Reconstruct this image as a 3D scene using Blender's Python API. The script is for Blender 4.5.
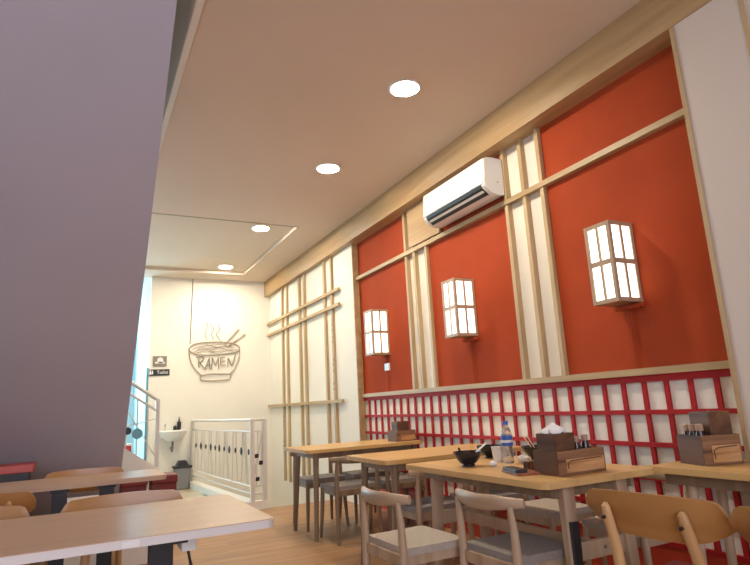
import bpy, bmesh, math, random
from mathutils import Vector, Matrix
random.seed(4)
S = bpy.context.scene
COL = S.collection
for o in list(bpy.data.objects): bpy.data.objects.remove(o)
PI = math.pi

# ------------------------------------------------------------------ camera
cam = bpy.data.objects.new('camera', bpy.data.cameras.new('camera')); COL.objects.link(cam)
cam.data.sensor_width = 36; cam.data.lens = 571.54 / 750 * 36; cam.data.clip_start = .02
r_ = Vector((0.89225, -0.44852, -0.05207)); d_ = Vector((0.04809, 0.20906, -0.97672)); f_ = Vector((0.44897, 0.86898, 0.20810))
m = Matrix((r_, -d_, -f_)).transposed().to_4x4(); m.translation = (0, 0, 1.11)
cam.matrix_world = m; S.camera = cam

# ------------------------------------------------------------------ world, window daylight, exposure
S.view_settings.view_transform = 'Standard'; S.view_settings.look = 'None'
S.view_settings.gamma = 1; S.view_settings.use_curve_mapping = False
S.view_settings.exposure = 0.0
w = bpy.data.worlds.new('world'); S.world = w; w.use_nodes = True
w.node_tree.nodes['Background'].inputs[0].default_value = (.55, .68, 1, 1)
w.node_tree.nodes['Background'].inputs[1].default_value = .35

def area(name, loc, size, power, col, rot):
    l = bpy.data.lights.new(name, 'AREA'); l.shape = 'RECTANGLE'; l.size, l.size_y = size; l.energy = power; l.color = col
    o = bpy.data.objects.new(name, l); o.location = loc; o.rotation_euler = rot; COL.objects.link(o); return o
DAY = 155; DOWN = 40; BLUE = 190
area('front_window_daylight', (-.6, -3.1, 1.75), (3.6, 2.1), DAY, (.84, .85, 1), (PI/2, 0, 0))        # light through the glass front behind the camera
area('stair_window_daylight', (-.6, 12.3, 2.2), (1.6, 2.2), BLUE, (.55, .82, 1), (-PI/2, 0, 0))       # light in the stair room behind

# ------------------------------------------------------------------ materials
def mat(name, col, rough=.6, metal=0, spec=.5, bump=0, bscale=60, var=0, vscale=4):
    M = bpy.data.materials.new(name); M.use_nodes = True; N = M.node_tree.nodes; L = M.node_tree.links
    b = N['Principled BSDF']; b.inputs['Base Color'].default_value = (*col, 1)
    b.inputs['Roughness'].default_value = rough; b.inputs['Metallic'].default_value = metal
    b.inputs['Specular IOR Level'].default_value = spec
    tc = N.new('ShaderNodeTexCoord')
    if var:
        n = N.new('ShaderNodeTexNoise'); n.inputs['Scale'].default_value = vscale; n.inputs['Detail'].default_value = 4
        L.new(tc.outputs['Object'], n.inputs['Vector'])
        r = N.new('ShaderNodeValToRGB'); L.new(n.outputs['Fac'], r.inputs[0])
        r.color_ramp.elements[0].position = .3; r.color_ramp.elements[1].position = .7
        r.color_ramp.elements[0].color = (*[c*(1-var) for c in col], 1); r.color_ramp.elements[1].color = (*[min(1, c*(1+var)) for c in col], 1)
        L.new(r.outputs[0], b.inputs['Base Color'])
    if bump:
        n2 = N.new('ShaderNodeTexNoise'); n2.inputs['Scale'].default_value = bscale; L.new(tc.outputs['Object'], n2.inputs['Vector'])
        bp = N.new('ShaderNodeBump'); bp.inputs['Strength'].default_value = bump; bp.inputs['Distance'].default_value = .004
        L.new(n2.outputs['Fac'], bp.inputs['Height']); L.new(bp.outputs[0], b.inputs['Normal'])
    return M

def wood(name, c1, c2, axis='x', grain=14, rough=.45, c3=None, contrast=(.35, .65)):
    M = bpy.data.materials.new(name); M.use_nodes = True; N = M.node_tree.nodes; L = M.node_tree.links
    b = N['Principled BSDF']; b.inputs['Roughness'].default_value = rough
    tc = N.new('ShaderNodeTexCoord'); mp = N.new('ShaderNodeMapping'); L.new(tc.outputs['Object'], mp.inputs[0])
    mp.inputs['Scale'].default_value = {'x': (.07, 1, 1), 'y': (1, .07, 1), 'z': (1, 1, .07)}[axis]
    n = N.new('ShaderNodeTexNoise'); n.inputs['Scale'].default_value = grain; n.inputs['Detail'].default_value = 6; n.inputs['Distortion'].default_value = .6
    L.new(mp.outputs[0], n.inputs['Vector'])
    r = N.new('ShaderNodeValToRGB'); e = r.color_ramp.elements
    e[0].position, e[1].position = contrast; e[0].color = (*c1, 1); e[1].color = (*c2, 1)
    if c3: k = e.new(.5); k.color = (*c3, 1)
    L.new(n.outputs['Fac'], r.inputs[0]); L.new(r.outputs[0], b.inputs['Base Color'])
    n2 = N.new('ShaderNodeTexNoise'); n2.inputs['Scale'].default_value = grain*6; L.new(mp.outputs[0], n2.inputs['Vector'])
    bp = N.new('ShaderNodeBump'); bp.inputs['Strength'].default_value = .15; bp.inputs['Distance'].default_value = .002
    L.new(n2.outputs['Fac'], bp.inputs['Height']); L.new(bp.outputs[0], b.inputs['Normal'])
    return M

def emit(name, col, strength, base=(.9, .9, .9)):
    M = mat(name, base, .5); b = M.node_tree.nodes['Principled BSDF']
    b.inputs['Emission Color'].default_value = (*col, 1); b.inputs['Emission Strength'].default_value = strength; return M

def plank_floor():
    M = bpy.data.materials.new('oak_plank_floor'); M.use_nodes = True; N = M.node_tree.nodes; L = M.node_tree.links
    b = N['Principled BSDF']; b.inputs['Roughness'].default_value = .42
    tc = N.new('ShaderNodeTexCoord')
    br = N.new('ShaderNodeTexBrick'); L.new(tc.outputs['Object'], br.inputs['Vector'])
    br.inputs['Scale'].default_value = 1; br.inputs['Brick Width'].default_value = 1.2; br.inputs['Row Height'].default_value = .15
    br.inputs['Mortar Size'].default_value = .0012; br.offset = .37
    br.inputs['Color1'].default_value = (.36, .185, .08, 1); br.inputs['Color2'].default_value = (.43, .235, .105, 1); br.inputs['Mortar'].default_value = (.26, .13, .06, 1)
    mp = N.new('ShaderNodeMapping'); mp.inputs['Scale'].default_value = (.08, 1, 1); L.new(tc.outputs['Object'], mp.inputs[0])
    n = N.new('ShaderNodeTexNoise'); n.inputs['Scale'].default_value = 16; n.inputs['Detail'].default_value = 6; n.inputs['Distortion'].default_value = .8; L.new(mp.outputs[0], n.inputs['Vector'])
    r = N.new('ShaderNodeValToRGB'); r.color_ramp.elements[0].position = .3; r.color_ramp.elements[1].position = .7
    r.color_ramp.elements[0].color = (.66, .62, .58, 1); r.color_ramp.elements[1].color = (1.1, 1.1, 1.1, 1); L.new(n.outputs['Fac'], r.inputs[0])
    mx = N.new('ShaderNodeMix'); mx.data_type = 'RGBA'; mx.blend_type = 'MULTIPLY'; mx.inputs[0].default_value = 1
    L.new(br.outputs['Color'], mx.inputs[6]); L.new(r.outputs[0], mx.inputs[7]); L.new(mx.outputs[2], b.inputs['Base Color'])
    return M

def tile_floor():
    M = bpy.data.materials.new('cream_tile_floor'); M.use_nodes = True; N = M.node_tree.nodes; L = M.node_tree.links
    b = N['Principled BSDF']; b.inputs['Roughness'].default_value = .25
    tc = N.new('ShaderNodeTexCoord'); br = N.new('ShaderNodeTexBrick'); L.new(tc.outputs['Object'], br.inputs['Vector'])
    br.offset = 0; br.inputs['Scale'].default_value = 1; br.inputs['Brick Width'].default_value = .4; br.inputs['Row Height'].default_value = .4; br.inputs['Mortar Size'].default_value = .004
    br.inputs['Color1'].default_value = (.55, .44, .29, 1); br.inputs['Color2'].default_value = (.60, .48, .32, 1); br.inputs['Mortar'].default_value = (.3, .24, .17, 1)
    L.new(br.outputs['Color'], b.inputs['Base Color']); return M

WHITE = mat('warm_white_paint', (.82, .79, .71), .7, var=.02, vscale=1.5)
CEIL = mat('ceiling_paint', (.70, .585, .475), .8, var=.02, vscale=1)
CREAM = mat('cream_panel', (.82, .78, .70), .6)
PILLAR = mat('pale_pink_white_panel', (.62, .55, .49), .6)
RED = mat('orange_red_paint', (.38, .057, .016), .8, spec=.15, bump=.2, bscale=90, var=.05, vscale=3)
SKIRT = mat('red_skirting_paint', (.50, .05, .02), .45)
SCREEN = mat('crimson_lacquer', (.40, .016, .018), .6, spec=.25)
BEAM = wood('oak_beam', (.35, .22, .10), (.47, .32, .165), 'y', 11)
BATT = wood('pine_batten', (.42, .29, .145), (.52, .38, .21), 'z', 18)
BATTY = wood('pine_rail', (.40, .275, .14), (.50, .365, .195), 'y', 18)
TOP = wood('light_oak_tabletop', (.56, .33, .115), (.70, .45, .17), 'x', 9, .35)
TOPY = wood('light_oak_tabletop_lengthwise', (.56, .34, .125), (.70, .46, .19), 'y', 9, .35)
LEGW = wood('greyed_oak_leg', (.19, .125, .07), (.27, .19, .115), 'z', 14, .5)
ASH = wood('pale_ash', (.40, .28, .18), (.52, .385, .26), 'z', 14, .42)
ASHY = wood('pale_ash_rail', (.40, .28, .18), (.52, .385, .26), 'y', 14, .42)
OAKB = wood('golden_oak_ply', (.33, .155, .045), (.46, .235, .08), 'y', 11, .3)
OAKL = wood('golden_oak_post', (.46, .26, .11), (.60, .37, .17), 'z', 12, .38)
WAL = wood('walnut', (.06, .024, .012), (.21, .092, .04), 'y', 12, .5, (.12, .052, .024), contrast=(.3, .68))
WALF = wood('walnut_front', (.10, .042, .02), (.40, .21, .10), 'x', 22, .5, (.24, .12, .058), contrast=(.3, .68))
WALL_ = wood('acacia_drawer_front', (.36, .17, .065), (.70, .43, .21), 'x', 26, .35, (.52, .28, .12))
FAB = mat('grey_beige_fabric', (.30, .265, .24), .9, bump=.6, bscale=400, var=.08, vscale=60)
FABW = mat('oatmeal_fabric', (.46, .40, .335), .9, bump=.6, bscale=400, var=.08, vscale=60)
MAROON = mat('maroon_vinyl', (.16, .012, .010), .4)
LAM = wood('beige_laminate', (.52, .35, .23), (.58, .405, .275), 'x', 8, .3)
EDGE = mat('white_edge_band', (.70, .66, .64), .35)
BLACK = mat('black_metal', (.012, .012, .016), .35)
BLKP = mat('black_plastic', (.02, .02, .022), .4)
WMET = mat('white_painted_metal', (.70, .67, .61), .4)
WPL = mat('white_plastic', (.80, .80, .78), .3)
GREYP = mat('grey_plastic', (.22, .22, .23), .5)
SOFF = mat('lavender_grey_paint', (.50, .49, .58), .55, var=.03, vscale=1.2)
BLUEP = mat('sky_blue_paint', (.62, .80, .86), .7)
BLUED = mat('dark_sky_blue_paint', (.16, .36, .44), .6)
STEEL = mat('brushed_dark_steel', (.25, .22, .18), .45, .6)
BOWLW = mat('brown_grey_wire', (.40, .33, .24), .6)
LETTER = mat('grey_wire_lettering', (.30, .25, .19), .6)
CERAM = mat('black_glazed_ceramic', (.010, .011, .02), .12)
PAPER = mat('white_tissue', (.85, .85, .85), .8)
SAUCE = mat('dark_soy_glass', (.035, .012, .008), .1)
BLUEL = mat('blue_label', (.03, .12, .50), .4)
PINKB = mat('pink_carton', (.55, .16, .30), .5)
REDT = mat('coral_red_laminate', (.55, .09, .07), .4)
LAMPG = emit('lantern_paper', (1, .93, .80), 2.2)
DISC = emit('downlight_diffuser', (1, .87, .68), DOWN * 8)
def pet():
    M = mat('clear_pet', (.85, .92, .95), .06); b = M.node_tree.nodes['Principled BSDF']
    b.inputs['Transmission Weight'].default_value = .85; b.inputs['IOR'].default_value = 1.2; return M
PET = pet()

# ------------------------------------------------------------------ mesh helper
class MB:
    def __init__(s): s.bm = bmesh.new()
    def box(s, x0, x1, y0, y1, z0, z1, bev=0, M=None):
        vs = bmesh.ops.create_cube(s.bm, size=1)['verts']
        T = Matrix.Translation(((x0+x1)/2, (y0+y1)/2, (z0+z1)/2)) @ Matrix.Diagonal((abs(x1-x0), abs(y1-y0), abs(z1-z0), 1))
        if M: T = M @ T
        bmesh.ops.transform(s.bm, matrix=T, verts=vs)
        if bev:
            es = list({e for v in vs for e in v.link_edges})
            bmesh.ops.bevel(s.bm, geom=es, offset=bev, segments=2, profile=.6, affect='EDGES')
        return s
    def cyl(s, a, b, r0, r1=None, n=14):
        a, b = Vector(a), Vector(b); d = b-a
        vs = bmesh.ops.create_cone(s.bm, cap_ends=True, segments=n, radius1=r0, radius2=r0 if r1 is None else r1, depth=d.length)['verts']
        bmesh.ops.transform(s.bm, matrix=Matrix.Translation((a+b)/2) @ d.to_track_quat('Z', 'Y').to_matrix().to_4x4(), verts=vs); return s
    def sweep(s, pts, secs, n=12, up=(0, 0, 1), closed=False, power=2.):
        """elliptic section (half width across, half height along up) swept along pts"""
        pts = [Vector(p) for p in pts]; up = Vector(up); rings = []
        for i, p in enumerate(pts):
            if closed: t = pts[(i+1) % len(pts)] - pts[i-1]
            else: t = pts[min(i+1, len(pts)-1)] - pts[max(i-1, 0)]
            t.normalize(); side = t.cross(up)
            if side.length < 1e-4: side = t.cross(Vector((1, 0, 0)))
            side.normalize(); u = side.cross(t).normalized()
            a, b = secs[i] if isinstance(secs, list) else secs
            ring = []
            for k in range(n):
                c, q = math.cos(2*PI*k/n), math.sin(2*PI*k/n)
                c = math.copysign(abs(c)**(2/power), c); q = math.copysign(abs(q)**(2/power), q)
                ring.append(s.bm.verts.new(p + side*a*c + u*b*q))
            rings.append(ring)
        m_ = len(rings)
        for i in range(m_ if closed else m_-1):
            A, B = rings[i], rings[(i+1) % m_]
            for k in range(n): s.bm.faces.new((A[k], A[(k+1) % n], B[(k+1) % n], B[k]))
        if not closed: s.bm.faces.new(rings[0][::-1]); s.bm.faces.new(rings[-1])
        return s
    def lathe(s, prof, c=(0, 0, 0), n=28):
        rings = []
        for r, z in prof:
            rings.append([s.bm.verts.new((c[0]+r*math.cos(2*PI*k/n), c[1]+r*math.sin(2*PI*k/n), c[2]+z)) for k in range(n)])
        for A, B in zip(rings, rings[1:]):
            for k in range(n): s.bm.faces.new((A[k], A[(k+1) % n], B[(k+1) % n], B[k]))
        s.bm.faces.new(rings[0][::-1]); s.bm.faces.new(rings[-1]); return s
    def prism(s, poly, axis, a, b):
        """poly in the two other axes, extruded along axis from a to b"""
        def P(u, v, t): return {'x': (t, u, v), 'y': (u, t, v), 'z': (u, v, t)}[axis]
        A = [s.bm.verts.new(P(u, v, a)) for u, v in poly]; B = [s.bm.verts.new(P(u, v, b)) for u, v in poly]
        s.bm.faces.new(A[::-1]); s.bm.faces.new(B); n = len(poly)
        for k in range(n): s.bm.faces.new((A[k], A[(k+1) % n], B[(k+1) % n], B[k]))
        return s
    def bevel(s, off, seg=2):
        bmesh.ops.bevel(s.bm, geom=[e for e in s.bm.edges if e.calc_face_angle(0) > .5], offset=off, segments=seg, affect='EDGES'); return s
    def build(s, name, mt, parent=None, smooth=False, origin=None):
        bmesh.ops.recalc_face_normals(s.bm, faces=s.bm.faces)
        if origin: bmesh.ops.translate(s.bm, vec=-Vector(origin), verts=s.bm.verts)
        me = bpy.data.meshes.new(name); s.bm.to_mesh(me); s.bm.free(); me.materials.append(mt)
        if smooth:
            for p in me.polygons: p.use_smooth = True
            try: me.set_sharp_from_angle(angle=.7)
            except Exception: pass
        o = bpy.data.objects.new(name, me); COL.objects.link(o)
        if origin: o.location = origin
        if parent: o.parent = parent
        return o
def tag(o, label=None, cat=None, group=None, kind=None):
    if label: o['label'] = label
    if cat: o['category'] = cat
    if group: o['group'] = group
    if kind: o['kind'] = kind
    return o
def root(name, loc, label, cat, rz=0, group=None):
    o = bpy.data.objects.new(name, None); COL.objects.link(o); o.location = loc; o.rotation_euler.z = rz; o.empty_display_size = .1
    return tag(o, label, cat, group)
def copy_tree(o, parent=None):
    c = o.copy(); COL.objects.link(c)
    if parent: c.parent = parent
    for ch in list(o.children): copy_tree(ch, c)
    return c
def place(proto, loc, rz, label, used=set()):
    o = proto if proto.name not in used else copy_tree(proto)
    used.add(proto.name); o.location = loc; o.rotation_euler.z = rz; o['label'] = label; return o
def struct(name, mb, mt): return tag(mb.build(name, mt), kind='structure')

# ------------------------------------------------------------------ room shell
RX, LX, BY, ZC = 2.98, 2.90, 9.75, 3.34     # red wall plane, lattice wall plane, back wall, ceiling
struct('floor', MB().box(-3, 3.1, -3, 6.85, -.12, 0), plank_floor())
struct('floor_tiled', MB().box(-3, 1.62, 6.85, BY, -.12, 0), tile_floor())
struct('floor_stairwell', MB().box(1.62, 3.1, 6.85, BY, -1.5, -1.4), tile_floor())
struct('trim_stairwell', MB().prism([(1.60, 9.75), (1.60, 6.85), (1.98, 6.85), (1.98, 6.93), (1.86, 6.93), (1.67, 9.75)], 'z', -1.4, 0), WHITE)
struct('wall_stairwell', MB().box(1.86, LX, 6.80, 6.86, -1.4, -.12), WHITE)
struct('wall_right', MB().box(RX, RX+.12, -3, 6.3, 0, 3.6), CREAM)
struct('wall_right_far', MB().box(LX, RX+.12, 6.19, BY+.1, -1.4, 3.6), WHITE)
struct('wall_right_pillar', MB().box(2.82, RX, .2, 1.73, 0, ZC), PILLAR)
for i, (a, b) in enumerate([(1.709, 1.733), (1.345, 1.365)]):
    struct('trim_pillar', MB().box(2.814, 2.824, a, b, 0, 3.06), BATT)
struct('wall_back', MB().box(.935, 3.1, BY, BY+.12, -1.4, 3.6), WHITE)
struct('wall_left', MB().box(-3.12, -3, -3, BY+.1, -.1, 4.4), WHITE)
wf = MB().box(-3.1, -2.4, -3.1, -3, 0, 3.6).box(1.2, 3.1, -3.1, -3, 0, 3.6).box(-2.4, 1.2, -3.1, -3, 0, .7).box(-2.4, 1.2, -3.1, -3, 2.8, 3.6)
struct('wall_front', wf, WHITE)
wn = MB()
for x in (-2.4, -1.2, 0, 1.16): wn.box(x, x+.04, -3.04, -3, .7, 2.8)
for z in (.7, 2.76): wn.box(-2.4, 1.2, -3.04, -3, z, z+.04)
struct('window_1', wn, WMET)
# stair room behind, painted blue
struct('wall_stair_room_right', MB().box(.935, 1.02, BY+.12, 12.5, 0, 3.6), BLUEP)
struct('wall_stair_room_back', MB().box(-3, .94, 12.5, 12.6, 0, 4.4), BLUEP)
struct('wall_stair_room_left', MB().box(-3.1, -3, BY, 12.5, 0, 4.4), BLUEP)
struct('floor_stair_room', MB().box(-3, 1.02, BY, 12.5, -.12, 0), tile_floor())
struct('ceiling_stair_room', MB().box(-3, 1.02, BY, 12.5, 3.5, 3.6), BLUEP)
struct('trim_stair_room_door', MB().box(.905, .934, 9.80, 9.83, 0, 1.86), BLUED)
# ceiling with the stair opening and the shallow tray
cb = MB()
cb.box(-3.1, 3.1, -3.1, 1.2, ZC, ZC+.1).box(.46, 3.1, 1.2, 6.55, ZC, ZC+.1).box(-3.1, -1.7, 1.2, BY+.12, ZC, ZC+.1)
cb.box(-1.7, .46, 5.2, 6.55, ZC, ZC+.1).box(2.33, 3.1, 6.55, BY+.12, ZC, ZC+.1).box(-1.7, 2.33, 9.27, BY+.12, ZC, ZC+.1)
struct('ceiling', cb, CEIL)
struct('ceiling_tray', MB().box(-1.75, 2.4, 6.5, 9.35, ZC+.05, ZC+.13), CEIL)
struct('trim_ceiling_opening', MB().box(.462, .502, 1.2, 5.2, ZC-.012, ZC+.002), WHITE)
struct('wall_stair_opening', MB().box(.46, .5, 1.2, 5.2, ZC+.1, 4.35).box(-1.75, .5, 1.15, 1.2, ZC+.1, 4.35).box(-1.75, -1.7, 1.2, 5.2, ZC+.1, 4.35).box(-1.75, .5, 5.2, 5.25, ZC+.1, 4.35), CEIL)
struct('ceiling_stair_opening', MB().box(-1.75, .5, 1.15, 5.25, 4.35, 4.4), CEIL)
struct('ceiling_shadow_line', MB().box(-1.7, 2.34, 6.53, 6.555, ZC-.004, ZC+.002), BOWLW)  # brown strip painted in as the shadow line along the tray's front edge
# red paint panels (thin raised boards) and red skirting
for a, b in ((4.975, 6.19), (3.355, 4.57), (1.73, 2.94)):
    struct('wall_right_red_panel', MB().box(RX-.012, RX, a, b, 1.2, 3.25), RED)
struct('baseboard_right', MB().box(RX-.014, RX, 1.73, 6.19, 0, .25), SKIRT)
struct('trim_beam', MB().box(2.815, RX, .2, 6.19, 3.065, ZC).box(2.815, LX+.01, 6.19, BY, 3.065, ZC), BEAM)
struct('trim_pillar_side', MB().box(2.893, RX, 6.172, 6.19, 0, 3.065), BEAM)
for y in (4.966, 4.80, 4.578, 3.346, 3.140, 2.947):
    struct('trim_batten', MB().box(RX-.045, RX, y-.018, y+.018, 1.235, 3.065), BATT)
struct('trim_picture_rail', MB().box(RX-.055, RX-.012, 1.73, 6.172, 2.60, 2.64), BATTY)
struct('trim_wainscot_cap', MB().box(RX-.045, RX, 1.73, 6.172, 1.195, 1.235), BATTY)
pl = MB().box(2.918, 2.932, 4.28, 4.855, 2.652, 3.063)
struct('trim_veneer_board', pl, BEAM)
# curb under the landing railing
struct('trim_curb', MB().prism([(1.53, 9.75), (1.745, 6.86), (1.985, 6.86), (1.985, 6.93), (1.87, 6.93), (1.65, 9.75)], 'z', 0, .09), WHITE)

# ------------------------------------------------------------------ staircase seen from below
k = .864
def zs(y): return (6.76 - y) * k
sc = root('staircase', (0, 5, 0), 'lavender grey staircase soffit sloping up over the left tables', 'staircase')
poly = [(6.76, .02), (1.75, zs(1.75))]
top = []
y = 1.75; n = 19; dy = (6.76-1.75)/n
for i in range(n):
    yy = 1.75 + i*dy; z = zs(yy)+.26
    top += [(yy, z), (yy+dy, z)]
poly2 = [(6.76, .0), (1.75, zs(1.75))] + [(a, b) for a, b in top] + [(6.90, .26), (6.90, 0)]
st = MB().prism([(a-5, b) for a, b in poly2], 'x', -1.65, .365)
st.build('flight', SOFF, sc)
lo = MB()
for i in range(3): lo.box(.84-.26*(i+1), .84-.26*i, 2.02, 2.95, 0, .18*(i+1))
lo.box(-1.6, .06, 2.02, 2.95, 0, .72)
lo.build('lower_steps', WHITE, sc)
pr = MB().prism([(.80, 0), (.80, .545), (.79, .547), (.06, 1.058), (.0, 1.058), (.0, 0)], 'y', 1.93, 2.0).build('parapet', WHITE, sc)
# stair handrail
hr = root('stair_railing', (.772, 6.96, .56), 'white metal stair handrail with dark disc ornament left of the sink', 'railing')
t = .70
def rz_(x): return 1.285 + (.772-x)*t
MB().box(-.022, .022, -.022, .022, 0, 1.285-.56).build('post', WMET, hr)
MB().sweep([(.015, 0, .715), (0, 0, 1.285-.56), (-.72, 0, rz_(.052)-.56)], (.022, .022), 10).build('handrail', WMET, hr, True)
MB().sweep([(-.0, 0, .60), (-.72, 0, rz_(.052)-.56-.13)], (.014, .014), 8).build('lower_rail', WMET, hr, True)
for i in range(6):
    x = -.10 - i*.11
    MB().cyl((x, 0, rz_(.772+x)-.56-.13), (x, 0, .005-x*.70), .008).build('baluster', WMET, hr)
MB().cyl((-.02, 0, .52), (-.34, 0, .45), .006).cyl((-.02, 0, .12), (-.30, 0, .60), .006).build('cross_wire', WMET, hr)
for (x, z, r, mt) in ((-.205, .37, .056, BLUED), (-.305, .405, .04, BLACK)):
    MB().cyl((x, -.02, z), (x, -.008, z), r, n=22).build('disc', mt, hr)

# ------------------------------------------------------------------ landing railing
lr = root('landing_railing', (1.82, 6.89, .09), 'white metal railing with black ornaments around the stairwell', 'railing')
A = Vector((1.605, 9.70, 0)) - Vector((1.82, 6.89, 0)); B0 = Vector((0, 0, 0)); Cn = Vector((.146, 0, 0))
TZ = .915
for p, r in ((B0, .024), (Cn, .024), (A, .018)):
    MB().box(p.x-r, p.x+r, p.y-r, p.y+r, 0, TZ).build('post', WMET, lr)
MB().sweep([A+Vector((0, 0, TZ)), B0+Vector((0, 0, TZ)), Cn+Vector((0, 0, TZ))], (.026, .018), 10).build('handrail', WMET, lr, True)
for z in (.78, .16, .08) :
    MB().sweep([A+Vector((0, 0, z)), B0+Vector((0, 0, z)), Cn+Vector((0, 0, z))], (.010, .010), 8).build('crossbar', WMET, lr, True)
nb = 15
for i in range(1, nb):
    f = i/nb; p = A*f; off = (.05 if i % 2 else -.03)
    q = A.normalized()*off
    MB().sweep([p+Vector((0, 0, .16))-q*.6, p+q*.3+Vector((0, 0, .45)), p+q+Vector((0, 0, .78))], (.0075, .0075), 6).build('baluster', WMET, lr, True)
for f in (.06, .33, .6, .86):
    p = A*f; q = A.normalized()*.12
    MB().cyl(p+Vector((0, 0, .16)), p+q*1.4+Vector((0, 0, .78)), .008, n=6).build('baluster', WMET, lr)
for i, f in enumerate((.03, .13, .21, .30, .38, .46, .53, .61, .70, .80, .90)):
    p = A*f + Vector((-.012, 0, .545 - .0*f)); r = .034 if i % 2 else .024; d = A.normalized()*r
    h = .05 if i % 2 else .036
    MB().sweep([p-d, p-d*.3, p+d*.3, p+d], [(.008, h*.15), (.010, h), (.010, h), (.008, h*.15)], 8).build('ornament', BLACK, lr)
for z, x in ((.50, .05), (.42, .10), (.24, .06)):
    MB().sweep([(x-.02, -.012, z-.02), (x, -.012, z), (x+.02, -.012, z+.02)], [(.008, .008), (.01, .03), (.008, .008)], 8).build('ornament', BLACK, lr)
for x in (.05, .10): MB().cyl((x, 0, .16), (x+.02, 0, .78), .0075, n=6).build('baluster', WMET, lr)
MB().cyl((.03, 0, .30), (.14, 0, .86), .014, n=8).build('brace', WMET, lr)

# ------------------------------------------------------------------ lattice on the far right wall
la = root('wall_lattice', (LX, 8, 0), 'pine batten lattice on the white wall beyond the red panels', 'wall lattice')
for i, y in enumerate((8.94, 8.70, 8.10, 7.88, 7.08, 6.83)):
    o = MB().box(-.034, 0, y-8-.026, y-8+.026, .03, 3.062).build('upright', BATT, la)
    if i >= 4 or i == 0:
        sl = MB()
        zz = [2.15, 2.08, 1.99, 1.93, 1.70, 1.64, 1.56, 1.40, 1.33] if i == 5 else ([1.0, .93, .86, .62, .55] if i == 0 else [])
        if zz:
            for z in zz: MB().box(-.037, -.033, y-8-.010, y-8+.004, z-.016, z+.008).build('slot', BLKP, o)
for z in (2.575, 2.38, 1.172):
    MB().box(-.052, -.018, 6.57-8, 9.73-8, z-.02, z+.02).build('crosspiece', BATTY, la)

# ------------------------------------------------------------------ red wainscot grid
wg = root('wainscot_grid', (RX, 4, 0), 'crimson lacquered square grid screen on the lower right wall', 'wall grid')
YB = 1.78; i = 0
while YB + i*.148 < 6.15:
    yy = YB + .13 + i*.148
    if yy < 6.17: MB().box(-.016, -.001, yy-4-.014, yy-4+.014, .25, 1.155).build('upright', SCREEN, wg)
    i += 1
for z in (1.175, .982, .798, .612, .43, .265):
    h = .02 if z > 1.1 else .013
    MB().box(-.021, -.001, 1.76-4, 6.17-4, z-h, z+h).build('crosspiece', SCREEN, wg)

# ------------------------------------------------------------------ air conditioner
ac = root('air_conditioner', (RX-.05, 3.80, 2.685), 'white split air conditioner high on the wall between batten groups', 'air conditioner')
prof = [(0, .0), (0, .30), (-.10, .305), (-.155, .30), (-.175, .285), (-.192, .075), (-.182, .052), (-.125, .004), (-.05, -.01)]
MB().prism([(a, b) for a, b in prof], 'y', -.455, .455).bevel(.008, 2).build('housing', WPL, ac, True)
MB().prism([(-.176, .292), (-.186, .285), (-.200, .080), (-.190, .074)], 'y', -.445, .445).build('front_panel', WPL, ac)
MB().prism([(-.194, .074), (-.186, .048), (-.128, .000), (-.118, .008), (-.17, .05), (-.185, .075)], 'y', -.41, .41).build('air_outlet', BLACK, ac)
MB().prism([(-.170, .034), (-.172, .038), (-.156, .024), (-.154, .020)], 'y', -.40, .40).build('louvre', WPL, ac)
MB().cyl((-.06, -.456, .10), (-.06, -.459, .10), .006).build('screw_cap', GREYP, ac)
MB().box(-.192, -.188, .36, .40, .245, .262).build('badge', mat('pale_green_badge', (.3, .6, .45), .5), ac)
tag(MB().sweep([(2.93, 4.30, 2.71), (2.95, 4.33, 2.665), (2.968, 4.36, 2.655), (2.972, 4.5, 2.648)], (.012, .012), 8).build('air_conditioner_pipe', BLACK, None, True), 'short black pipe poking out below the air conditioner', 'pipe')

# ------------------------------------------------------------------ wall lanterns
def make_lantern():
    t = root('wall_lantern', (0, 0, 0), '', 'wall lantern', group='shoji lanterns on the red wall')
    hw, d, z0, z1 = .095, .208, -.245, .245          # origin on the wall surface, box sticks out to -x
    MB().box(-d+.010, -.004, -hw+.008, hw-.008, z0+.012, z1-.012).build('paper_shade', LAMPG, t)
    f = MB()
    fr = .022
    for x in (-d, -fr):
        for yy in (-hw, hw-fr): f.box(x, x+fr, yy, yy+fr, z0, z1)
    for z in (z0, z1-.022):
        f.box(-d+.001, -.001, -hw+.001, hw-.001, z, z+.024)
    f.build('frame', ASH, t)
    g = MB()
    for z in (-.014,):
        g.box(-d+.001, -.006, -hw+.001, -hw+.012, z, z+.030).box(-d+.001, -.006, hw-.012, hw-.001, z, z+.030).box(-d+.001, -d+.012, -hw, hw, z, z+.030)
    g.box(-d+.002, -d+.012, -.008, .008, z0, z1)
    for s in (-1, 1): g.box(-d/2-.009, -d/2+.009, s*hw-.001 if s > 0 else -hw+.001, s*hw-.010 if s > 0 else -hw+.012, z0, z1)
    g.build('muntin', ASH, t)
    return t
lp = make_lantern()
l1 = place(lp, (RX-.012, 2.365, 1.870), 0, 'largest shoji lantern on the red panel nearest the pillar')
l2 = place(lp, (RX-.012, 3.99, 1.875), 0, 'shoji lantern on the red panel below the air conditioner')
l3 = place(lp, (RX-.012, 5.565, 1.875), 0, 'farthest shoji lantern on the narrow red panel')
for (y, kind) in ((2.375, 0), (3.99, 0)):
    c = root('lamp_conduit', (RX-.012, y, 1.6), 'orange painted conduit and bracket below the %s lantern' % ('nearest' if y < 3 else 'middle'), 'conduit')
    MB().cyl((-.045, -.135, .003), (-.045, .06, .003), .015).build('bracket_bar', RED, c, True)
    MB().cyl((-.012, 0, .0), (-.012, 0, -.36), .006, n=8).build('pipe', RED, c, True)
c = root('wall_socket', (RX-.012, 5.54, 1.50), 'small white socket under the farthest lantern', 'socket')
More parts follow.
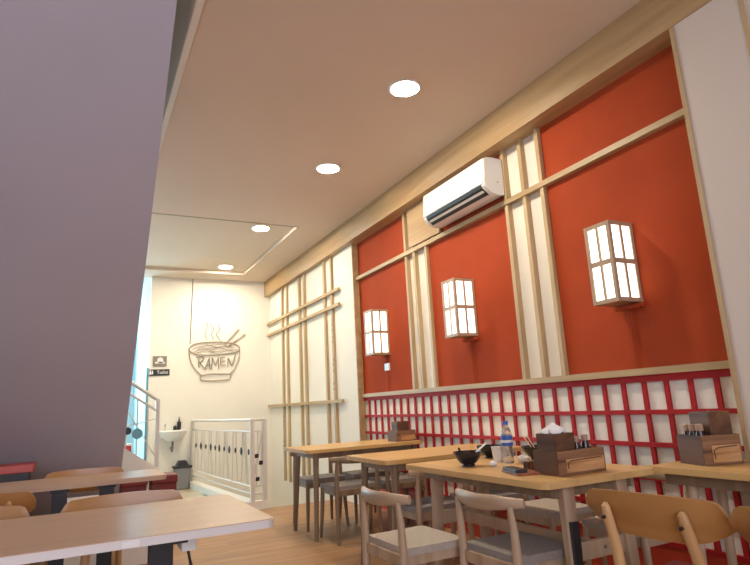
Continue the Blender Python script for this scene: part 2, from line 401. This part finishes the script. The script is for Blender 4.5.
MB().box(-.02, 0, -.05, .05, -.04, .04, .004).build('socket_plate', WPL, c)
MB().cyl((-.010, 0, -.04), (-.010, 0, -.26), .005, n=8).cyl((-.010, 0, .04), (-.010, 0, .13), .005, n=8).build('cable', RED, c)

# ------------------------------------------------------------------ ceiling downlights
def make_down():
    t = root('downlight', (0, 0, 0), '', 'downlight', group='round ceiling downlights')
    MB().cyl((0, 0, -.006), (0, 0, -.012), .098, n=36).build('diffuser', DISC, t)
    ri = MB(); n = 36
    ri.sweep([(.108*math.cos(2*PI*k/n), .108*math.sin(2*PI*k/n), -.005) for k in range(n)], (.012, .006), 8, closed=True)
    ri.build('trim_ring', WPL, t, True)
    return t
dl = make_down()
for (x, y, z, lab) in ((1.985, 3.21, ZC, 'largest round downlight, nearest in the ceiling row'), (2.0, 4.72, ZC, 'second round downlight, between the nearest and the ceiling tray'),
                       (1.945, 6.86, ZC+.05, 'round downlight at the front edge of the ceiling tray'), (1.965, 8.98, ZC+.05, 'farthest round downlight, at the back corner of the tray'),
                       
                       (.5, 8.3, ZC+.05, 'round downlight in the tray above the sink end')):
    place(dl, (x, y, z), 0, lab)

# ------------------------------------------------------------------ back wall: wire bowl, sign, sink, bin
rb = root('ramen_bowl_sign', (1.95, BY, 2.1), 'wire outline bowl with chopsticks reading RAMEN on the back wall', 'wall sign')
STR = [('b', [(1.544, 2.166), (1.614, 2.231), (1.792, 2.263), (2.001, 2.271), (2.187, 2.258), (2.335, 2.212), (2.37, 2.155), (2.321, 2.103), (2.187, 2.077), (2.002, 2.058), (1.794, 2.054), (1.641, 2.074), (1.552, 2.119), (1.544, 2.166)]), ('b', [(1.539, 2.166), (1.543, 2.087), (1.567, 1.958), (1.619, 1.853), (1.696, 1.761), (1.747, 1.721)]), ('b', [(2.37, 2.155), (2.362, 2.028), (2.321, 1.894), (2.267, 1.801), (2.201, 1.731)]), ('b', [(1.747, 1.721), (1.849, 1.737), (1.978, 1.739), (2.201, 1.731), (2.214, 1.697), (2.209, 1.663), (2.161, 1.638), (1.926, 1.631), (1.747, 1.644), (1.727, 1.683), (1.747, 1.721)]), ('n', [(1.57, 2.108), (1.641, 2.108), (1.742, 2.178), (1.897, 2.138), (2.08, 2.204), (2.267, 2.177)]), ('n', [(1.589, 2.152), (1.716, 2.204), (1.87, 2.218), (2.054, 2.231), (2.16, 2.204)]), ('n', [(1.666, 2.087), (1.819, 2.125), (2.002, 2.084), (2.187, 2.136), (2.335, 2.136)]), ('n', [(1.691, 2.139), (1.845, 2.165), (2.001, 2.177), (2.12, 2.15), (2.002, 2.116), (1.871, 2.106)]), ('n', [(1.793, 2.239), (1.949, 2.196), (2.08, 2.164), (2.254, 2.115)]), ('s', [(1.802, 2.605), (1.842, 2.538), (1.803, 2.457), (1.796, 2.377), (1.831, 2.297)]), ('s', [(1.881, 2.566), (1.934, 2.499), (1.9, 2.404), (1.935, 2.311)]), ('s', [(1.999, 2.567), (2.032, 2.473), (1.979, 2.405), (2.022, 2.325), (2.067, 2.271)]), ('c', [(2.368, 2.485), (2.12, 2.204)]), ('c', [(2.472, 2.395), (2.173, 2.177)]), ('c', [(2.349, 2.49), (2.102, 2.212)]), ('c', [(2.459, 2.409), (2.155, 2.185)]), ('l', [(1.688, 2.003), (1.702, 1.847)]), ('l', [(1.649, 2.014), (1.743, 2.034), (1.78, 1.994), (1.709, 1.93), (1.817, 1.813)]), ('l', [(1.791, 1.819), (1.862, 1.998), (1.879, 1.817)]), ('l', [(1.806, 1.881), (1.888, 1.895)]), ('l', [(1.905, 1.817), (1.914, 2.006), (1.966, 1.886), (2.018, 2.012), (2.014, 1.814)]), ('l', [(2.121, 2.014), (2.049, 2.001), (2.055, 1.866), (2.134, 1.881)]), ('l', [(2.055, 1.935), (2.118, 1.95)]), ('l', [(2.166, 1.849), (2.176, 2.003), (2.235, 1.869), (2.3, 2.06)])]
def smooth_pts(P, n=5):
    if len(P) < 3: return P
    out = []
    for i in range(len(P)-1):
        p0, p1, p2, p3 = P[max(i-1, 0)], P[i], P[i+1], P[min(i+2, len(P)-1)]
        for j in range(n):
            t = j/n
            out.append(tuple(.5*((2*p1[q]) + (-p0[q]+p2[q])*t + (2*p0[q]-5*p1[q]+4*p2[q]-p3[q])*t*t + (-p0[q]+3*p1[q]-3*p2[q]+p3[q])*t**3) for q in (0, 1)))
    return out + [P[-1]]
NM = {'b': ('bowl_outline', .012, BOWLW), 'n': ('noodles', .0065, BOWLW), 's': ('steam', .0065, BOWLW), 'c': ('chopstick', .008, BOWLW), 'l': ('lettering', .010, LETTER)}
acc = {}
for kd, P in STR:
    mb = acc.setdefault(kd, MB())
    if kd != 'l': P = smooth_pts(P)
    rr = NM[kd][1] * .8
    if kd == 'l':
        for a, b in zip(P, P[1:]): mb.cyl((a[0]-1.95, -.018, a[1]-2.1), (b[0]-1.95, -.018, b[1]-2.1), rr, n=6)
    else: mb.sweep([(a-1.95, -.014, b-2.1) for a, b in P], (rr, rr), 6, up=(0, 1, 0))
for kd in acc: acc[kd].build(NM[kd][0], NM[kd][2], rb, True)
tag(MB().cyl((1.587, BY-.006, 3.33), (1.556, BY-.006, 2.24), .007, n=6).build('wall_cable', GREYP), 'thin grey cable running down the back wall to the bowl sign', 'cable')

def text(s, size, mt, parent, loc, rot):
    cu = bpy.data.curves.new('txt', 'FONT'); cu.body = s; cu.size = size; cu.extrude = .0015; cu.align_x = 'CENTER'; cu.align_y = 'CENTER'
    tmp = bpy.data.objects.new('txt', cu); COL.objects.link(tmp)
    bpy.context.view_layer.update()
    me = bpy.data.meshes.new_from_object(tmp.evaluated_get(bpy.context.evaluated_depsgraph_get())); bpy.data.objects.remove(tmp)
    me.materials.append(mt); o = bpy.data.objects.new('lettering', me); COL.objects.link(o); o.location = loc; o.rotation_euler = rot; o.parent = parent; return o
sg = root('toilet_sign', (1.092, BY, 1.783), 'black Toilet sign with white lettering on the back wall', 'sign')
MB().box(-.152, .152, -.014, 0, -.050, .050).build('plate', BLKP, sg)
text('Toilet', .072, WPL, sg, (.045, -.016, 0), (PI/2, 0, 0))
MB().cyl((-.135, -.016, .028), (-.135, -.0145, .028), .012, n=12).box(-.149, -.121, -.016, -.0145, -.03, .012).cyl((-.105, -.016, .022), (-.105, -.0145, .022), .010, n=12).box(-.115, -.095, -.016, -.0145, -.025, .01).build('pictogram', WPL, sg)
sg = root('small_notice', (1.094, BY, 1.960), 'dark notice plate with a white pictogram above the Toilet sign', 'sign')
MB().box(-.105, .105, -.012, 0, -.082, .082, .003).build('plate', STEEL, sg)
MB().cyl((.005, -.014, .015), (.005, -.0125, .015), .046, n=24).box(-.07, .075, -.014, -.0125, -.035, -.008).build('pictogram', WPL, sg)

sk = root('wash_basin', (1.29, BY, .865), 'white wall hung wash basin below the signs', 'wash basin')
b = MB(); n = 12
prof = [(.03, -.15), (.10, -.14), (.19, -.06), (.215, 0), (.20, .008), (.185, -.002), (.13, -.07), (.02, -.085)]
b.lathe(prof, (0, -.2, 0), 32)
bmesh.ops.scale(b.bm, vec=(1, .85, 1), verts=b.bm.verts)
b.box(-.20, .20, -.10, 0, -.05, .012, .008)
b.build('basin', WPL, sk, True)
MB().sweep([(-.1, -.06, .012), (-.1, -.06, .09), (-.1, -.09, .12), (-.1, -.15, .115), (-.1, -.16, .09)], (.011, .011), 10).build('tap', WMET, sk, True)
MB().sweep([(.0, -.17, -.14), (0, -.17, -.24), (0, -.12, -.30), (0, -.06, -.27), (0, 0, -.25)], (.018, .018), 10).build('drain_trap', GREYP, sk, True)
bt = root('soap_bottle', (1.40, BY-.045, .878), 'black soap bottle on the right rim of the wash basin', 'bottle')
MB().lathe([(.028, 0), (.03, .01), (.03, .12), (.012, .14), (.012, .165)]).build('body', BLKP, bt, True)
MB().cyl((0, 0, .165), (0, 0, .19), .006).box(-.006, .006, -.035, .008, .185, .197).build('pump', BLKP, bt)
bt = root('soap_dish', (1.34, BY-.04, .878), 'small black jar beside the soap bottle', 'jar')
MB().lathe([(.026, 0), (.028, .05), (.02, .06), (.012, .07)]).build('body', BLKP, bt, True)

bn = root('waste_bin', (1.435, 9.57, 0), 'grey waste bin with black swing lid under the basin', 'bin')
bb = MB(); bb.lathe([(.115, 0), (.12, .01), (.145, .31), (.145, .315)], n=4)
bmesh.ops.rotate(bb.bm, cent=(0, 0, 0), matrix=Matrix.Rotation(PI/4, 3, 'Z'), verts=bb.bm.verts); bb.bevel(.015, 2)
bmesh.ops.scale(bb.bm, vec=(1.15, .95, 1), verts=bb.bm.verts)
bb.build('bucket', GREYP, bn)
MB().box(-.135, .135, -.11, .11, .31, .345, .012).build('lid_rim', BLKP, bn)
MB().prism([(-.09, .345), (-.05, .42), (.05, .42), (.09, .345)], 'y', -.09, .09).bevel(.008).build('swing_flap', BLKP, bn)

# ------------------------------------------------------------------ tables
def wood_table(name, x0, x1, y0, y1, label, lengthwise=False, trestle=False, group='oak topped tables along the red wall'):
    cx, cy = (x0+x1)/2, (y0+y1)/2
    t = root(name, (cx, cy, 0), label, 'table', group=group)
    a, b = (x1-x0)/2, (y1-y0)/2; r = .05
    pts = []
    for sx, sy, a0 in ((1, 1, 0), (-1, 1, 90), (-1, -1, 180), (1, -1, 270)):
        for q in range(5):
            an = math.radians(a0+q*22.5); pts.append((sx*(a-r)+r*math.cos(an), sy*(b-r)+r*math.sin(an)))
    MB().prism(pts, 'z', .722, .75).bevel(.005, 1).build('tabletop', TOPY if lengthwise else TOP, t)
    MB().box(-a+.121, a-.121, -b+.08, -b+.10, .67, .722).box(-a+.121, a-.121, b-.10, b-.08, .67, .722).box(-a+.1, -a+.12, -b+.08, b-.08, .67, .722).box(a-.12, a-.1, -b+.08, b-.08, .67, .722).build('apron', LEGW, t)
    for sx in (-1, 1):
        for sy in (-1, 1):
            if trestle:
                p = [(sx*(a-.185), sy*(b-.080), .722), (sx*(a-.165), sy*(b-.055), 0)]
                l = MB().sweep(p, [(.036, .026), (.028, .02)], 12, up=(0, 1, 0), power=4).build('leg', ASH, t, True)
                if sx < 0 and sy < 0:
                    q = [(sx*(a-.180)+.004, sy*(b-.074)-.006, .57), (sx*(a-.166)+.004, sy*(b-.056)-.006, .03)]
                    MB().sweep(q, [(.030, .026), (.026, .022)], 12, up=(0, 1, 0), power=4).build('leg_black_section', BLACK, l, True)  # black section over the lower part of this one leg
            else:
                ix = .12 if sx < 0 else .055
                MB().cyl((sx*(a-ix), sy*(b-.10), .722), (sx*(a-ix+.03), sy*(b-.06), 0), .027, .018).build('leg', LEGW, t, True)
    if trestle:
        for sy in (-1, 1):
            sb = MB().box(-a+.20, a-.20, sy*(b-.08)-.012, sy*(b-.08)+.012, .40, .475, .004).build('stretcher', ASH, t)
            MB().cyl((.02, sy*(b-.08)-.013, .44), (.02, sy*(b-.08)-.017, .44), .008).build('bolt', STEEL, sb)
        MB().box(-.012, .012, -b+.08, b-.08, .40, .46).build('centre_stretcher', ASH, t)
    return t
wood_table('dining_table', 1.75, 2.93, 4.83, 5.50, 'farthest oak dining table, beside the lattice wall')
wood_table('dining_table', 1.76, 2.93, 3.40, 4.05, 'middle oak dining table, bare top, behind the bowls table')
wood_table('dining_table', 1.74, 2.44, 1.925, 3.13, 'oak dining table holding bowls, bottle and walnut box', True, True)
t4 = root('dining_table', (2.63, 1.4, 0), 'nearest oak table at the pillar holding sauce jars', 'table', group='oak topped tables along the red wall')
MB().prism([(-.175, -.75), (.17, -.75), (.17, .37), (.325, .37), (.325, .61), (-.175, .61)], 'z', .722, .75).bevel(.004, 1).build('tabletop', TOPY, t4)
MB().box(-.12, .13, -.66, -.64, .67, .722).box(-.12, .13, .52, .54, .67, .722).box(-.13, -.11, -.66, .54, .67, .722).build('apron', LEGW, t4)
for x, y in ((-.08, .44), (.12, .44), (-.10, -.62), (.12, -.62)):
    MB().cyl((x, y, .722), (x*1.15, y*1.04, 0), .025, .017).build('leg', ASH, t4, True)

def lam_table(x0, x1, y0, y1, label, lx, edge=EDGE, ly=0):
    t = root('laminate_table', ((x0+x1)/2, (y0+y1)/2, 0), label, 'table', group='laminate tables on the left side')
    a, b = (x1-x0)/2, (y1-y0)/2
    def ring(e): 
        pts = []; r = .04
        for sx, sy, a0 in ((1, 1, 0), (-1, 1, 90), (-1, -1, 180), (1, -1, 270)):
            for q in range(5):
                an = math.radians(a0+q*22.5); pts.append((sx*(a+e-r)+r*math.cos(an), sy*(b+e-r)+r*math.sin(an)))
        return pts
    MB().prism(ring(-.003), 'z', .724, .7505).build('tabletop', LAM, t)
    MB().prism(ring(0), 'z', .723, .748).build('edge_band', edge, t)
    for x in lx:
        MB().box(x-.04, x+.04, ly-.035, ly+.035, .02, .70).build('leg', BLACK, t)
        MB().box(x-.04, x+.04, -b+.06, b-.06, 0, .022, .004).build('foot', BLACK, t)
        MB().box(x-.05, x+.05, -b+.08, b-.08, .70, .723).build('bracket', BLACK, t)
    return t
lt = lam_table(-1.02, .61, 2.0, 2.745, 'nearest beige laminate table with white edge, front left', (.49, -.62))
cbx = MB().box(.54, .59, -.16, -.05, .645, .723, .004).build('cable_box', WPL, lt)
MB().sweep([(.57, -.10, .645), (.58, -.11, .59), (.60, -.08, .55), (.57, -.06, .52), (.55, -.09, .51)], (.006, .006), 8).build('cable', BLKP, cbx, True)
MB().box(.335, .385, -.3795, -.372, .726, .744).build('edge_sticker', WPL, lt)
lam_table(-1.05, .50, 3.92, 4.44, 'second beige laminate table, in front of the stair soffit', (.44, .19, -.75), LAM, -.175)

# ------------------------------------------------------------------ chairs
def elbow_chair(fab, ash=ASH, ashy=ASHY):
    """faces +x, origin on the floor under the seat centre"""
    t = root('elbow_chair', (0, 0, 0), '', 'chair', group='elbow chairs with padded grey seats')
    s = MB(); pts = []
    w0, w1, d = .19, .20, .17
    s.prism([(-d, -w0), (d, -w1), (d, w1), (-d, w0)], 'z', .415, .450)
    s.bevel(.016, 3); s.build('seat', fab, t, True)
    a = MB()
    for sy in (-1, 1): a.box(-.18, .16, sy*.175-.010, sy*.175+.010, .372, .42)
    a.box(.145, .167, -.18, .18, .372, .42).box(-.19, -.168, -.175, .175, .372, .42)
    a.build('seat_frame', ash, t)
    for sy in (-1, 1):
        MB().sweep([(.185, sy*.200, 0), (.165, sy*.190, .22), (.158, sy*.183, .42)], [(.012, .012), (.018, .018), (.019, .019)], 12, up=(1, 0, 0)).build('leg', ash, t, True)
        MB().sweep([(-.215, sy*.200, 0), (-.188, sy*.192, .25), (-.182, sy*.190, .43), (-.186, sy*.190, .56), (-.196, sy*.188, .655)], [(.012, .012), (.018, .018), (.020, .020), (.017, .017), (.012, .012)], 12, up=(1, 0, 0)).build('leg', ash, t, True)
    P, Q = [], []
    for i in range(15):
        u = -1 + 2*i/14; y = .235*u; x = -.228 + .070*(abs(u)**2)
        P.append((x, y, .662 + .006*abs(u))); e = 1-abs(u)
        Q.append((.014 + .004*e, .020 + .014*min(1, e*1.6)))
    MB().sweep(P, Q, 14).build('top_rail', ashy, t, True)
    return t
def bent_chair():
    """wide bent plywood back on two posts, maroon seat; faces +x"""
    t = root('plywood_back_chair', (0, 0, 0), '', 'chair', group='wide plywood back chairs')
    bk = MB(); nu, nv = 26, 8; F, Bk = [], []
    for i in range(nu+1):
        u = -1 + 2*i/nu; row, rowb = [], []
        au = abs(u)
        top = .786 - .010*au**2 - (.040*max(0, (au-.84)/.16)**2.4)
        bot = .642 + .018*au**2 + (.034*max(0, (au-.55)/.45)**2.0)
        for j in range(nv+1):
            v = j/nv; z = bot + (top-bot)*v
            x = -.235 + .040*u*u - .035*(v-.5) - .006*math.sin(v*PI); y = .245*u
            row.append(bk.bm.verts.new((x, y, z))); rowb.append(bk.bm.verts.new((x-.012, y, z)))
        F.append(row); Bk.append(rowb)
    for i in range(nu):
        for j in range(nv):
            bk.bm.faces.new((F[i][j], F[i+1][j], F[i+1][j+1], F[i][j+1])); bk.bm.faces.new((Bk[i][j], Bk[i][j+1], Bk[i+1][j+1], Bk[i+1][j]))
        bk.bm.faces.new((F[i][0], Bk[i][0], Bk[i+1][0], F[i+1][0])); bk.bm.faces.new((F[i][nv], F[i+1][nv], Bk[i+1][nv], Bk[i][nv]))
    for j in range(nv):
        bk.bm.faces.new((F[0][j], F[0][j+1], Bk[0][j+1], Bk[0][j])); bk.bm.faces.new((F[nu][j], Bk[nu][j], Bk[nu][j+1], F[nu][j+1]))
    bk.build('backrest', OAKB, t, True)
    s = MB().prism([(-.20, -.19), (.21, -.215), (.21, .215), (-.20, .19)], 'z', .425, .465); s.bevel(.015, 3); s.build('seat', MAROON, t, True)
    a = MB()
    for sy in (-1, 1): a.box(-.20, .19, sy*.175-.011, sy*.175+.011, .365, .428)
    a.box(.17, .195, -.185, .185, .365, .428).box(-.20, -.175, -.175, .175, .365, .428); a.build('seat_frame', OAKL, t)
    for sy in (-1, 1):
        MB().sweep([(.21, sy*.21, 0), (.185, sy*.195, .425)], [(.013, .013), (.019, .019)], 12).build('leg', OAKL, t, True)
        l = MB().sweep([(-.27, sy*.17, 0), (-.20, sy*.155, .25), (-.195, sy*.150, .45), (-.225, sy*.14, .60), (-.256, sy*.135, .70), (-.265, sy*.133, .735), (-.262, sy*.133, .745)],
                       [(.013, .015), (.018, .020), (.019, .021), (.018, .019), (.017, .016), (.014, .013), (.006, .006)], 12, up=(1, 0, 0)).build('leg', OAKL, t, True)
        MB().cyl((-.276, sy*.134, .70), (-.285, sy*.134, .70), .006).build('peg', BLKP, l)
    return t
DARKW = LEGW
eA = elbow_chair(FABW); eB = elbow_chair(FAB); eC = elbow_chair(FAB, LEGW, LEGW)  # eC: same chair, shade at the farthest table put in as darker wood
GA = 'elbow chairs with padded grey seats'
H = PI/2
place(eA, (1.535, 2.68, 0), .02, 'pale ash elbow chair with oatmeal seat, left one facing the bowls table')
place(eB, (1.835, 2.24, 0), .02, 'pale ash elbow chair with grey seat, right one facing the bowls table')
place(eA, (2.60, 2.86, 0), PI, 'elbow chair on the wall side, at the far end of the bowls table')
place(eA, (2.60, 2.24, 0), PI, 'elbow chair on the wall side, behind the walnut box on the bowls table')
place(eC, (2.13, 4.83, 0), H, 'shade-darkened elbow chair pushed in at the left near side of the farthest table')
place(eC, (2.61, 4.83, 0), H, 'shade-darkened elbow chair pushed in at the right near side of the farthest table')
place(eC, (2.12, 5.50, 0), -H, 'shade-darkened elbow chair at the left far side of the farthest table')
place(eC, (2.61, 5.50, 0), -H, 'shade-darkened elbow chair at the right far side of the farthest table')
place(eB, (2.13, 3.50, 0), H, 'elbow chair tucked in at the left near side of the middle table')
place(eB, (2.61, 3.50, 0), H, 'elbow chair tucked in at the right near side of the middle table')
bc = bent_chair()
place(bc, (1.88, 1.385, 0), .10, 'golden plywood back chair with maroon seat, nearest on the right')
place(bc, (1.90, .87, 0), .06, 'plywood back chair cut by the right picture edge')
place(bc, (.19, 2.63, 0), -H, 'plywood back chair with sheen on its back, behind the nearest laminate table')
place(bc, (-.41, 2.66, 0), -H, 'plywood back chair at the left edge, behind the nearest laminate table')
place(bc, (-.42, 3.66, 0), H, 'plywood back chair at the left edge, pushed in to the second laminate table')
place(bc, (.05, 4.26, 0), -H, 'plywood back chair on the far side of the second laminate table')

# ------------------------------------------------------------------ things under and behind the left tables
rt = root('red_top_cabinet', (-.62, 5.42, 0), 'low dark cabinet with a coral red top at the left edge', 'cabinet')
MB().box(-.40, .32, -.14, .14, .74, .80, .006).build('top', REDT, rt); MB().box(-.37, .29, -.12, .12, 0, .74).build('body', BLKP, rt)
for (x, lab) in ((.50, 'dark maroon stool, left one beyond the second laminate table'), (.78, 'dark maroon stool, right one beyond the second laminate table')):
    s_ = root('stool', (x, 6.45, 0), lab, 'stool', group='maroon stools by the stairs')
    MB().box(-.125, .125, -.17, .17, .45, .53, .015).build('seat', MAROON, s_)
    MB().box(-.115, .115, -.15, .15, .06, .45).build('base', MAROON, s_)
    for sx in (-1, 1):
        for sy in (-1, 1): MB().cyl((sx*.09, sy*.12, .06), (sx*.09, sy*.12, 0), .015).build('leg', BLKP, s_)
ctn = root('carton', (.03, 5.35, 0), 'white and pink carton standing on the floor under the stairs', 'carton')
MB().box(-.19, .19, -.14, .14, 0, .50, .004).build('body', PAPER, ctn); MB().box(-.192, .192, -.142, .142, .40, .44).build('band', PINKB, ctn)
ctn = root('carton', (.44, 5.20, 0), 'low white carton between the pink banded carton and the stools', 'carton')
MB().box(-.12, .12, -.12, .12, 0, .46, .004).build('body', PAPER, ctn)
rs = root('red_box', (.45, 7.30, .36), 'small red box standing on the white stair steps', 'box')
MB().box(-.10, .08, -.09, .09, 0, .44, .01).build('body', mat('bright_red_plastic', (.60, .03, .015), .4), rs)
MB().box(-.11, .09, -.10, .10, .44, .455, .005).build('lid', PAPER, rs)

# ------------------------------------------------------------------ condiment boxes
def cond_box(loc, L, D, Hh, label, rz=0, name='condiment_box'):
    t = root(name, loc, label, 'condiment box', rz, 'walnut condiment boxes')
    b = MB(); th = .012
    b.box(0, L, 0, th, 0, Hh).box(0, L, D-th, D, 0, Hh).box(0, th, th, D-th, 0, Hh).box(L-th, L, th, D-th, 0, Hh).box(th, L-th, th, D-th, 0, th)
    b.build('tray', WAL, t)
    MB().box(.002, L-.002, -.006, 0, .002, Hh).build('front_panel', WALF, t)
    f = MB().box(.045, L-.012, -.010, -.006, .012, Hh*.66, .003).build('drawer', WALL_, t)
    MB().sweep([(.055, -.011, .030), (.052, -.011, Hh*.50), (.075, -.011, Hh*.58), (L*.5, -.011, Hh*.60), (L-.03, -.011, Hh*.62)], (.0025, .003), 6, up=(0, 1, 0)).build('groove', WAL, f, True)
    return t
cond_box((1.925, 2.035, .75), .295, .155, .108, 'long walnut condiment box on the bowls table', 0)
def tissue_box(loc, L, D, Hh, label, rz=0):
    t = root('tissue_box', loc, label, 'tissue box', rz, 'walnut tissue boxes')
    MB().box(0, L, 0, D, 0, Hh, .003).build('case', WAL, t)
    MB().box(.02, L-.02, D*.35, D*.65, Hh, Hh+.0015).build('slot', BLACK, t)
    return t
tb = tissue_box((1.939, 2.049, .764), .120, .125, .170, 'walnut box with white tissue, set in the condiment box')
p = MB(); n = 24; rings = []
prof = [(.070, .0), (.066, .012), (.048, .022), (.026, .030), (.008, .040)]
for r, z in [(a*.86, b_) for a, b_ in prof]:
    rings.append([p.bm.verts.new((r*(1+.18*math.sin(5*a+z*60))*math.cos(a)*1.05, r*(.8+.15*math.cos(4*a))*math.sin(a), z+.005*math.sin(7*a))) for a in [2*PI*k/n for k in range(n)]])
for A_, B_ in zip(rings, rings[1:]):
    for k in range(n): p.bm.faces.new((A_[k], A_[(k+1) % n], B_[(k+1) % n], B_[k]))
p.bm.faces.new(rings[0][::-1]); p.bm.faces.new(rings[-1])
o = p.build('tissue', PAPER, None, True); o.location = (1.999, 2.112, .9355)
tag(o, 'crumpled white tissue on top of the walnut tissue box', 'tissue')

def jar(loc, r, h, label, cap=CREAM):
    t = root('sauce_jar', loc, label, 'jar', group='dark sauce jars in the walnut boxes')
    MB().lathe([(r*.9, 0), (r, .004), (r, h*.72), (r*.8, h*.80), (r*.8, h*.82)]).build('glass', SAUCE, t, True)
    MB().lathe([(r*.84, h*.82), (r*.86, h*.84), (r*.86, h*.98), (r*.7, h)]).build('lid', cap, t, True)
CAPB = mat('speckled_brown_lid', (.40, .26, .19), .5, var=.3, vscale=300)
jar((2.138, 2.120, .764), .017, .145, 'dark sauce jar, left one behind the walnut box', CAPB)
jar((2.180, 2.105, .764), .019, .150, 'dark sauce jar, right one behind the walnut box', CAPB)
cond_box((2.592, 1.792, .75), .205, .165, .135, 'deep walnut condiment box on the table at the pillar', -.3)
def inbox(u, v): return (2.592+u*.9553+v*.2955, 1.792-u*.2955+v*.9553, .763)
jar(inbox(.038, .045), .021, .175, 'big sauce jar, leftmost in the box at the pillar', CAPB)
jar(inbox(.038, .092), .021, .172, 'big sauce jar, second in the box at the pillar', CAPB)
jar(inbox(.038, .130), .019, .172, 'big sauce jar, rear one in the box at the pillar', CAPB)
tissue_box(inbox(.072, .016), .118, .132, .228, 'tall walnut tissue box in the box at the pillar', -.3)
cond_box((2.70, 4.95, .75), .21, .18, .10, 'small walnut condiment box on the farthest table')
tissue_box((2.73, 4.98, .764), .13, .12, .17, 'walnut tissue box standing in the box on the farthest table')

# ------------------------------------------------------------------ tableware on the bowls table
def bowl(loc, r, h, label):
    t = root('bowl', loc, label, 'bowl', group='black ceramic bowls on the table')
    MB().lathe([(r*.42, 0), (r*.45, .006), (r*.42, .012), (r*.62, h*.28), (r*.90, h*.68), (r, h), (r*.95, h), (r*.85, h*.70), (r*.55, h*.33), (.005, h*.25)], n=36).build('body', CERAM, t, True)
    for s in (-1, 1): MB().box(s*r*.92-.012, s*r*.92+.012, -.01, .01, h*.86, h*.94, .003).build('ear', CERAM, t)
    return t
bowl((1.925, 2.72, .75), .080, .078, 'black bowl with a white spoon at the left of the bowls table')
bowl((2.29, 2.985, .75), .088, .072, 'black bowl hidden behind the white cup')
bowl((2.375, 2.66, .75), .092, .075, 'black bowl right of the water bottle, behind the walnut box')
tag(MB().sweep([(1.93, 2.70, .79), (1.965, 2.68, .83), (2.01, 2.655, .87)], [(.020, .006), (.007, .005), (.012, .005)], 10).build('spoon', PAPER, None, True), 'white spoon standing in the left black bowl', 'spoon')
tag(MB().sweep([(1.90, 2.74, .79), (1.885, 2.745, .85)], (.010, .006), 8).build('ladle', BLKP, None, True), 'short black ladle handle in the left black bowl', 'ladle')
tag(MB().lathe([(.026, 0), (.035, .082), (.037, .084), (.034, .084), (.025, .006), (.002, .005)], (0, 0, 0), 28).build('cup', PAPER, None, True), 'white cup between the black bowl and the water bottle', 'cup').location = (2.165, 2.76, .75)
wb = root('water_bottle', (2.15, 2.65, .75), 'clear water bottle with blue label and blue cap', 'bottle')
MB().lathe([(.026, 0), (.031, .006), (.029, .03), (.031, .05), (.030, .09), (.031, .13), (.031, .155), (.022, .185), (.013, .20), (.013, .212)], n=28).build('body', PET, wb, True)
MB().lathe([(.0318, .095), (.0322, .097), (.0322, .148), (.0318, .150)], n=28).build('label_band', BLUEL, wb, True)
MB().lathe([(.0324, .112), (.0326, .114), (.0326, .124), (.0324, .126)], n=28).build('label_stripe', PAPER, wb, True)
MB().lathe([(.015, .208), (.0155, .210), (.0155, .226), (.014, .229)], n=20).build('cap', BLUEL, wb, True)
def crumple(loc, r, label, sq=.6):
    b = MB(); bmesh.ops.create_icosphere(b.bm, subdivisions=3, radius=r)
    for v in b.bm.verts:
        v.co *= 1 + random.uniform(-.16, .16); v.co.z *= sq
    zmin = min(v.co.z for v in b.bm.verts)
    for v in b.bm.verts: v.co.z -= zmin
    o = b.build('napkin', PAPER); o.location = loc; tag(o, label, 'napkin', 'crumpled napkins on the table')
crumple((2.0, 2.60, .75), .022, 'small crumpled napkin between black bowl and cup', .6)
crumple((2.20, 2.58, .75), .034, 'larger crumpled napkin in front of the water bottle', .6)
for i, (dx, lab) in enumerate(((0, 'upper wooden chopstick leaning on the right black bowl'), (.02, 'lower wooden chopstick leaning on the right black bowl'))):
    tag(MB().cyl((2.33+dx, 2.64, .80), (2.40+dx, 2.80-.01*i, .875), .003, .004, 8).build('chopstick', ASH), lab, 'chopstick', 'chopsticks in the right black bowl')
tr = root('menu_tray', (1.905, 2.265, .75), 'small red brown tray with a black end near the table edge', 'tray', -.30)
MB().box(-.06, .06, -.10, .10, 0, .012, .003).build('board', wood('red_brown_wood', (.20, .05, .025), (.34, .11, .05), 'x', 12), tr)
MB().box(-.065, -.005, -.09, .07, .012, .028, .003).build('black_case', BLKP, tr)
wl = root('buzzer_block', (2.00, 2.30, .75), 'small dark wooden block standing left of the walnut box', 'block', 0)
MB().box(-.03, .03, -.02, .02, 0, .045, .003).build('block', WAL, wl); MB().box(-.024, .024, -.021, -.019, .01, .038).build('face', mat('brown_face', (.28, .13, .06), .5), wl)
